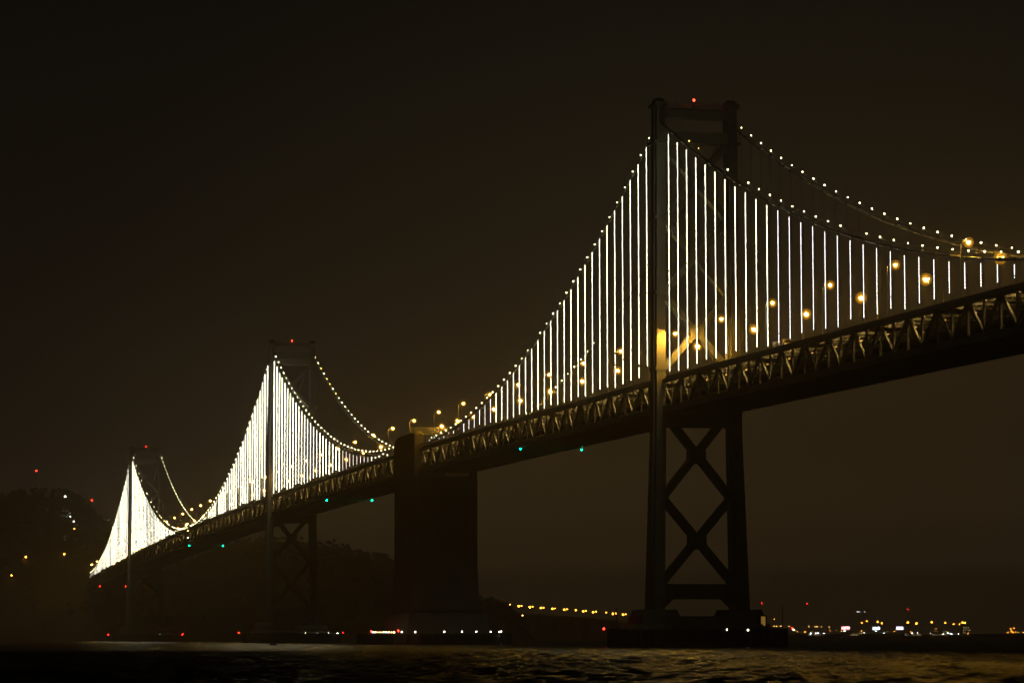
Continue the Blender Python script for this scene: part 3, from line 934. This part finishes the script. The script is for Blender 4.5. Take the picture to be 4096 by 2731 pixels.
# ------------------------------------------------------------------ vehicles
def wheel_mesh(r, w):
    mb = MB(); n = 14
    for k0, rr, ww, mi in ((0, r, w, 0), (1, r * .55, w + .04, 1)):
        ring = [(rr * math.cos(2 * math.pi * k / n), rr * math.sin(2 * math.pi * k / n)) for k in range(n)]
        mb.hexa([(x, ww / 2, z) for x, z in ring], [(x, -ww / 2, z) for x, z in ring], mi)
    return mb.mesh('wheel', [M['rubber'], M['dark']])
WH, WT = wheel_mesh(.33, .22), wheel_mesh(.5, .3)
def make_truck(x, y, dz):
    root = thing('box_truck', 'yellow lit top of a box truck on the upper deck right of the nearest tower', 'truck', (x, y, deck(x) + dz))
    mb = MB(); mb.box(-5.2, 3.0, -1.25, 1.25, 1.0, 2.7); mb.build('cargo_box', M['bushalf'], root)
    mb = MB(); mb.hexa([(3.2, -1.15, .6), (5.4, -1.15, .6), (5.4, 1.15, .6), (3.2, 1.15, .6)], [(3.2, -1.1, 2.5), (4.7, -1.1, 2.5), (4.7, 1.1, 2.5), (3.2, 1.1, 2.5)])
    cab = mb.build('cab', M['bushalf'], root)
    mb = MB(); mb.hexa([(4.80, -1., 2.4), (4.80, 1., 2.4), (4.77, 1., 2.42), (4.77, -1., 2.42)], [(5.2, -1.05, 1.7), (5.2, 1.05, 1.7), (5.0, 1.05, 1.68), (5.0, -1.05, 1.68)]); mb.build('windscreen', M['glass'], cab)
    mb = MB(); mb.box(-5.2, 5.2, -.5, .5, .6, 1.09); mb.build('chassis', M['dark'], root)
    for wx in (-3.6, -2.4, 4.2):
        for wy in (-1.05, 1.05): put('wheel', WT, root, (wx, wy, .5))
    for wy in (-1.0, 1.0):
        mb = MB(); mb.box(-5.28, -5.205, wy - .14, wy + .14, 2.35, 2.55); mb.build('marker_light', M['tail'], root)
make_truck(98., 5.0, TOPH - .42)
def car_parts():
    b = MB()
    prof = [(-2.2, .35), (2.2, .35), (2.25, .75), (1.3, .95), (.6, 1.42), (-1.2, 1.45), (-2.0, 1.0), (-2.25, .9)]
    b.hexa([(x, .88, z) for x, z in prof], [(x, -.88, z) for x, z in prof])
    w = MB(); q = [(1.15, .96), (.55, 1.38), (-1.15, 1.4), (-1.8, 1.0)]
    w.hexa([(x, .89, z) for x, z in q][::-1], [(x, -.89, z) for x, z in q][::-1])
    h = MB(); h.box(2.24, 2.3, -.12, .12, .55, .72)
    t = MB(); t.box(-2.3, -2.24, -.14, .14, .72, .86)
    return b.mesh('body', M['paint']), w.mesh('window', M['glass']), h.mesh('headlight', M['head']), t.mesh('tail_light', M['tail'])
CB, CW, CH, CT = car_parts()
def make_car(x, y, face, label):
    root = thing('car', label, 'car', (x, y, deck(x) + FLOOR), 'cars on the lower deck')
    root.rotation_euler = (0, 0, 0 if face > 0 else math.pi)
    put('body', CB, root); put('window', CW, root)
    for s in (-.6, .6): put('headlight', CH, root, (0, s, 0)); put('tail_light', CT, root, (0, s, 0))
    for wx in (-1.35, 1.35):
        for s in (-.8, .8): put('wheel', WH, root, (wx, s, .33))
rngc = random.Random(21)
for i, x in enumerate((-40., -78, -112, -150, -171, -205, -236, -262, -290, -318)):
    make_car(x, 2.6 + (i % 2) * 3.4, 1, f'car with headlights on the lower deck, {nth(i + 1)} to the left of the nearest tower')

# ------------------------------------------------------------------ lights across the bay
def ground_z(p): return 2.0
def shore_lamp(u, v, depth, m_, r, label, group, name='shore_lamp', cat='street lamp', base=1.6):
    p_ = at(u, v, depth)
    root = thing(name, label, cat, (p_.x, p_.y, base), group)
    H = p_.z - base
    if H < r: H = r + .3
    mb = MB(); mb.tube([(0, 0, 0), (0, 0, H)], .25, 5); mb.build('pole', M['dark'], root)
    mb = MB(); mb.ball((0, 0, H), r, 8, 5); mb.build('lamp_head', m_, root)
s = lambda x, y: (3000 + x / 2.146, 2200 + y / 2.146)
GP = 'tall amber lamps at the port'
for i, (x, y, r) in enumerate(((208, 592, .6), (961, 621, .9), (1003, 608, .9), (1096, 613, 1.3), (1131, 624, 1.1), (1356, 617, 1.5), (1428, 627, 1.5), (1560, 616, 1.3), (1676, 622, 1.1),
                               (1747, 633, 1.), (1798, 633, .8), (1826, 619, 1.4), (1845, 621, 1.4))):
    shore_lamp(*s(x, y), 6160, M['shore_a'], r * 1.35, f'tall amber port lamp across the bay, {nth(i + 1)} from the left', GP, 'high_mast_lamp')
for i, (x, y, r) in enumerate(((407, 695, .7), (472, 698, 1.), (537, 698, .6), (688, 690, .9), (741, 687, .6), (782, 694, .8), (955, 691, .9), (957, 712, .7), (1176, 697, .7), (1240, 692, .8), (1303, 692, .8),
                               (1377, 697, .7), (1599, 674, .5), (1869, 716, .9))):
    shore_lamp(*s(x, y), 6130, M['shore_a'], r * .8, f'low amber shore lamp beneath the port lamps, {nth(i + 1)} from left', 'low amber lamps on the far shore')
for i, (x, y, r) in enumerate(((521, 713, .8), (563, 711, .8), (585, 711, .7), (635, 711, .7), (811, 690, 1.1), (983, 705, .7), (1085, 697, .9), (1150, 710, .6), (1391, 710, 1.), (1440, 708, .6), (1552, 711, .6),
                               (1659, 717, 1.), (1700, 707, .9), (1728, 717, 1.), (1790, 718, .9))):
    shore_lamp(*s(x, y), 6120, M['shore_w'], r * .8, f'white far waterfront lamp, {nth(i + 1)} from left', 'white lamps on the far waterfront')
for i, (x, y) in enumerate(((205, 652), (228, 652), (265, 650), (333, 652), (380, 676), (505, 654), (556, 655), (575, 655), (612, 656), (678, 658))):
    shore_lamp(*s(x, y), 6900, M['shore_d'], 1.1, f'faint amber lamp inland behind the port, {nth(i + 1)} from left', 'faint lamps inland')
for i, (x, y, r) in enumerate(((2215, 703, 1.), (2238, 672, 1.2), (2245, 692, 1.1), (2258, 703, .9), (2267, 667, .9), (2280, 703, .9), (2302, 703, .9), (2345, 703, 1.))):
    shore_lamp(*s(x, y), 6150, M['shore_a'], r * .9, f'amber lamp in right end shore cluster, {nth(i + 1)} from left', 'lamp cluster at the right')
for i, x in enumerate((922, 936, 985)):
    shore_lamp(*s(x, 527), 6900, M['shore_d2'], .9, f'faint white light high above the left billboards, {nth(i + 1)} from the left', 'faint white lights inland')
for i, (x, y) in enumerate(((101, 455), (488, 459), (1355, 506))):
    p_ = at(*s(x, y), 6400)
    root = thing('radio_mast', f'slim mast with red beacon across the bay, {nth(i + 1)} from the left', 'mast', (p_.x, p_.y, 3.), 'red lit masts across the bay')
    H = p_.z - 3.
    mb = MB()
    for a in range(3):
        t = a * 2.094
        mb.tube([(2.2 * math.cos(t), 2.2 * math.sin(t), 0), (.3 * math.cos(t), .3 * math.sin(t), H)], .12, 4)
        for k in range(10):
            f0, f1 = k / 10, (k + 1) / 10; t2 = t + 2.094
            r0, r1 = 2.2 - 1.9 * f0, 2.2 - 1.9 * f1
            mb.bar((r0 * math.cos(t), r0 * math.sin(t), H * f0), (r1 * math.cos(t2), r1 * math.sin(t2), H * f1), .1, .1)
    mb.build('lattice', M['dark'], root)
    mb = MB(); mb.ball((0, 0, H + .6), .95); mb.build('beacon', M['red'], root)

# three lit billboards facing the bay
def billboard(u0, u1, v0, v1, col, desc, pat):
    a = at(u0, v1, 6080); b = at(u1, v0, 6080)
    w = (Vector((b.x, b.y, 0)) - Vector((a.x, a.y, 0))).length; h = b.z - a.z
    root = thing('billboard', f'{desc} lit billboard on the far shore', 'billboard', ((a.x + b.x) / 2, (a.y + b.y) / 2, 1.8), 'lit billboards on the far shore')
    root.rotation_euler = (0, 0, math.atan2(b.y - a.y, b.x - a.x))
    z0 = a.z - 1.8
    m = bpy.data.materials.new('billboard_screen'); m.use_nodes = True
    n = m.node_tree.nodes; l = m.node_tree.links; bs = n['Principled BSDF']
    tc = n.new('ShaderNodeTexCoord'); nz = n.new('ShaderNodeTexNoise'); nz.inputs['Scale'].default_value = pat
    rp = n.new('ShaderNodeValToRGB')
    rp.color_ramp.elements[0].position = .4; rp.color_ramp.elements[1].position = .6
    rp.color_ramp.elements[0].color = (*col[0], 1); rp.color_ramp.elements[1].color = (*col[1], 1)
    l.new(tc.outputs['Object'], nz.inputs['Vector']); l.new(nz.outputs['Fac'], rp.inputs[0]); l.new(rp.outputs[0], bs.inputs['Emission Color'])
    bs.inputs['Emission Strength'].default_value = 12.
    mb = MB(); mb.box(-w / 2, w / 2, -.3, -.2, z0, z0 + h); mb.build('screen', m, root)
    mb = MB(); mb.box(-w / 2 - .3, w / 2 + .3, -.19, .4, z0 - .3, z0 + h + .3); mb.build('frame', M['dark'], root)
    for x in (-w * .3, w * .3):
        mb = MB(); mb.box(x - .4, x + .4, -.1, .4, -.5, z0 - .3); mb.build('post', M['dark'], root)
billboard(3366, 3399, 2504.5, 2516, ((1., .22, .22), (1., .62, .6)), 'pink and red', .3)
billboard(3490.5, 3519, 2506, 2518, ((.55, .85, 1.), (.85, 1., 1.)), 'pale blue', .12)
billboard(3585.5, 3613, 2504.5, 2517, ((.95, .80, 1.), (.6, .6, 1.)), 'white and violet', .1)

# low port buildings with rows of lit windows
def port_building(u0, u1, v1, h, rows, n, label, depth=6230, wm='window'):
    a = at(u0, v1, depth); b = at(u1, v1, depth)
    w = (Vector((b.x, b.y, 0)) - Vector((a.x, a.y, 0))).length
    z0 = 2.0
    root = thing('port_building', label, 'building', ((a.x + b.x) / 2, (a.y + b.y) / 2, z0), 'buildings across the bay')
    root.rotation_euler = (0, 0, math.atan2(b.y - a.y, b.x - a.x))
    mb = MB(); mb.box(-w / 2, w / 2, 0, 30, 0, h); mb.build('wall', M['wall'], root)
    mb = MB(); mb.box(-w / 2 - .5, w / 2 + .5, -.5, 30.5, h, h + .8); mb.build('roof', M['dark'], root)
    rg = random.Random(int(u0))
    for zz in rows:
        for i in range(n):
            if rg.random() < .3: continue
            x = -w / 2 + (i + .5) * w / n
            mb = MB(); mb.box(x - w / n * .25, x + w / n * .25, -.12, -.01, zz - .7, zz + .7); mb.build('window', M[wm], root)
port_building(3728, 3790, 2535, 13, (4., 10.5), 13, 'long low port building with lit windows right of the billboards')
port_building(3852, 3882, 2535, 22, (8., 13., 18.), 5, 'taller dim port building under the rightmost tall amber lamps')
port_building(3230, 3290, 2530, 9, (4.,), 10, 'low warehouse with lit windows left of the pink billboard')
port_building(3395, 3440, 2532, 10, (4., 7.5), 8, 'low shed with lit windows right of the pink billboard')
port_building(3620, 3690, 2533, 9, (4.,), 11, 'low shed with lit windows right of the violet billboard')

# causeway with amber lamps seen low between the anchorage and the nearest tower
def make_causeway():
    a = at(1880, 2440, 4300); b = at(2720, 2500, 5300)
    root = thing('distant_causeway', 'faint distant causeway carrying a row of amber lamps left of the nearest tower', 'bridge', (a.x, a.y, 0))
    d = b - a
    mb = MB(); mb.bar((0, 0, a.z), (d.x, d.y, b.z), 14, 2.2); mb.build('roadway', M['concrete'], root)
    n = 14
    for i in range(n + 1):
        t = i / n
        mb = MB(); zz = a.z + (b.z - a.z) * t - 1.1
        mb.box(d.x * t - 1.5, d.x * t + 1.5, d.y * t - 5, d.y * t + 5, -2, zz); mb.build('column', M['concrete'], root)
    q = lambda x, y: (1200 + x / 2.352, 2100 + y / 2.352); q2 = lambda x, y: (2300 + x / 2.352, 2100 + y / 2.352)
    pts = [(*q(x, y), r) for x, y, r in ((1730, 734, .5), (1845, 741, .9), (1976, 746, .7), (2058, 759, .95), (2083, 755, .6), (2162, 768, 1.), (2188, 763, .6), (2267, 776, .95), (2291, 772, .6), (2374, 783, .95), (2399, 780, .6), (2487, 792, .95), (2513, 788, .6))] + \
          [(*q2(x, y), r) for x, y, r in ((7, 796, .8), (78, 807, .95), (104, 804, .6), (172, 816, 1.), (200, 812, .6), (294, 819, .65), (357, 831, 1.), (387, 828, .65), (452, 838, 1.), (479, 834, .6), (543, 846, .7))]
    for i, (u, v, r) in enumerate(pts):
        t = min(1., max(0., (u - 1880) / 840))
        depth = 4300 + 1000 * t
        p0 = a + d * t
        shore_lamp(u, v, depth, M['shore_a'], r * 1.5, f'amber lamp on the distant causeway, {nth(i + 1)} from the left', 'lamps on the distant causeway', base=p0.z + 1.)
make_causeway()

# lamps on the island
isl = [(145, 1882, 'red', .75, 'red lamp on a tall mast high on the left hill', 3000), (367, 2000, 'red', .65, 'red lamp above the hill left of the farthest tower', 3000),
       (261, 1985, 'white_l', .8, 'white lamp on the hill crest left of the farthest tower', 2960), (244, 1988, 'shore_d', .6, 'dim lamp beside the white lamp on the hill crest', 2960),
       (284, 2064, 'shore_w', .7, 'upper pale lamp in the cluster of hillside house lights', 2900), (295, 2084, 'white_l', .5, 'lower white lamp in the cluster of hillside house lights', 2890),
       (316, 2100, 'shore_a', .4, 'small amber lamp right of the hillside house lights', 2890), (297, 2114, 'shore_a', .4, 'amber lamp below the hillside house lights', 2885),
       (103, 2226, 'shore_a', .75, 'amber lamp low on the hillside at far left', 2800), (257, 2215, 'shore_a', .65, 'amber lamp on the hillside above the bridge end', 2800),
       (46, 2300, 'shore_a', .5, 'small amber lamp lowest on the left hillside', 2740), (890, 2229, 'shore_a', .6, 'amber lamp on the dark island below the green light', 2900),
       (1955, 2416, 'shore_d', .7, 'faint amber lamp at the right foot of the island', 2880), (1970, 2444, 'shore_a', .45, 'small amber lamp at the right foot of the island', 2850),
       (2025, 2436, 'shore_w', .7, 'pale lamp at the right tip of the island', 2950), (2090, 2460, 'shore_d', .6, 'faint pale lamp beyond the right tip of the island', 2950)]
for u, v, m_, r, lab, dep in isl:
    t_ = 2490.
    while t_ < dep:                       # walk out until the hillside meets this line of sight
        q = at(u, v, t_)
        if hill_height((q - CAM).dot(VR), (q - CAM).dot(VD)) > q.z - 5: break
        t_ += 4.
    q = at(u, v, t_)
    base = min(hill_height((q - CAM).dot(VR), (q - CAM).dot(VD)), q.z - 1.5)
    shore_lamp(u, v, t_, M[m_], r, lab, 'lamps on the island', 'hillside_lamp', 'lamp', max(0.5, base))
q = at(289, 2068, 2925)
root = thing('hillside_house', 'pale house faintly lit on the dark hillside left of the farthest tower', 'house', (q.x, q.y, q.z - 9))
mb = MB(); mb.box(-6, 6, -7, 7, -6, 10); mb.build('wall', M['wall'], root)
mb = MB(); mb.hexa([(-7, -8, 10), (7, -8, 10), (7, 8, 10), (-7, 8, 10)], [(-1, -6, 14), (1, -6, 14), (1, 6, 14), (-1, 6, 14)]); mb.build('roof', M['dark'], root)
for y in (-4.5, -1.5, 1.5, 4.5):
    for z in (2., 6.5):
        mb = MB(); mb.box(6.02, 6.12, y - .8, y + .8, z - 1., z + 1.); mb.build('window', M['window'], root)

# buoy silhouette on the water left of the middle pier
p_ = at(1093, 2572, 1150)
root = thing('buoy', 'small dark buoy floating on the water left of the anchorage', 'buoy', (p_.x, p_.y, 0))
mb = MB(); n = 12
mb.hexa([(1.3 * math.cos(2 * math.pi * k / n), 1.3 * math.sin(2 * math.pi * k / n), -.5) for k in range(n)], [(1.3 * math.cos(2 * math.pi * k / n), 1.3 * math.sin(2 * math.pi * k / n), .6) for k in range(n)]); mb.build('float', M['dark'], root)
mb = MB()
for k in range(4):
    t = math.pi / 4 + k * math.pi / 2
    mb.tube([(.9 * math.cos(t), .9 * math.sin(t), .6), (.25 * math.cos(t), .25 * math.sin(t), 2.6)], .08, 4)
mb.box(-.35, .35, -.35, .35, 2.6, 3.0); mb.build('cage', M['dark'], root)

# ------------------------------------------------------------------ haze
def make_haze():
    mb = MB()
    vd = VD; vr = VR
    def f(t, s, z):
        q = CAM + vd * t + vr * s
        return (q.x, q.y, z)
    b = [f(-60, -1500, -4.), f(-60, 1500, -4.), f(9400, 3000, -4.), f(9400, -3000, -4.)]
    mb.hexa(b, [(x, y, 175.) for x, y, z in b])
    m = bpy.data.materials.new('haze_air'); m.use_nodes = True
    n = m.node_tree.nodes; n.clear()
    out = n.new('ShaderNodeOutputMaterial'); v = n.new('ShaderNodeVolumePrincipled')
    v.inputs['Color'].default_value = (.9, .9, .9, 1); v.inputs['Density'].default_value = HAZE; v.inputs['Anisotropy'].default_value = .0
    m.node_tree.links.new(v.outputs[0], out.inputs['Volume'])
    m.cycles.volume_sampling = 'EQUIANGULAR'
    tag(mb.build('haze', m), kind='stuff')
make_haze()
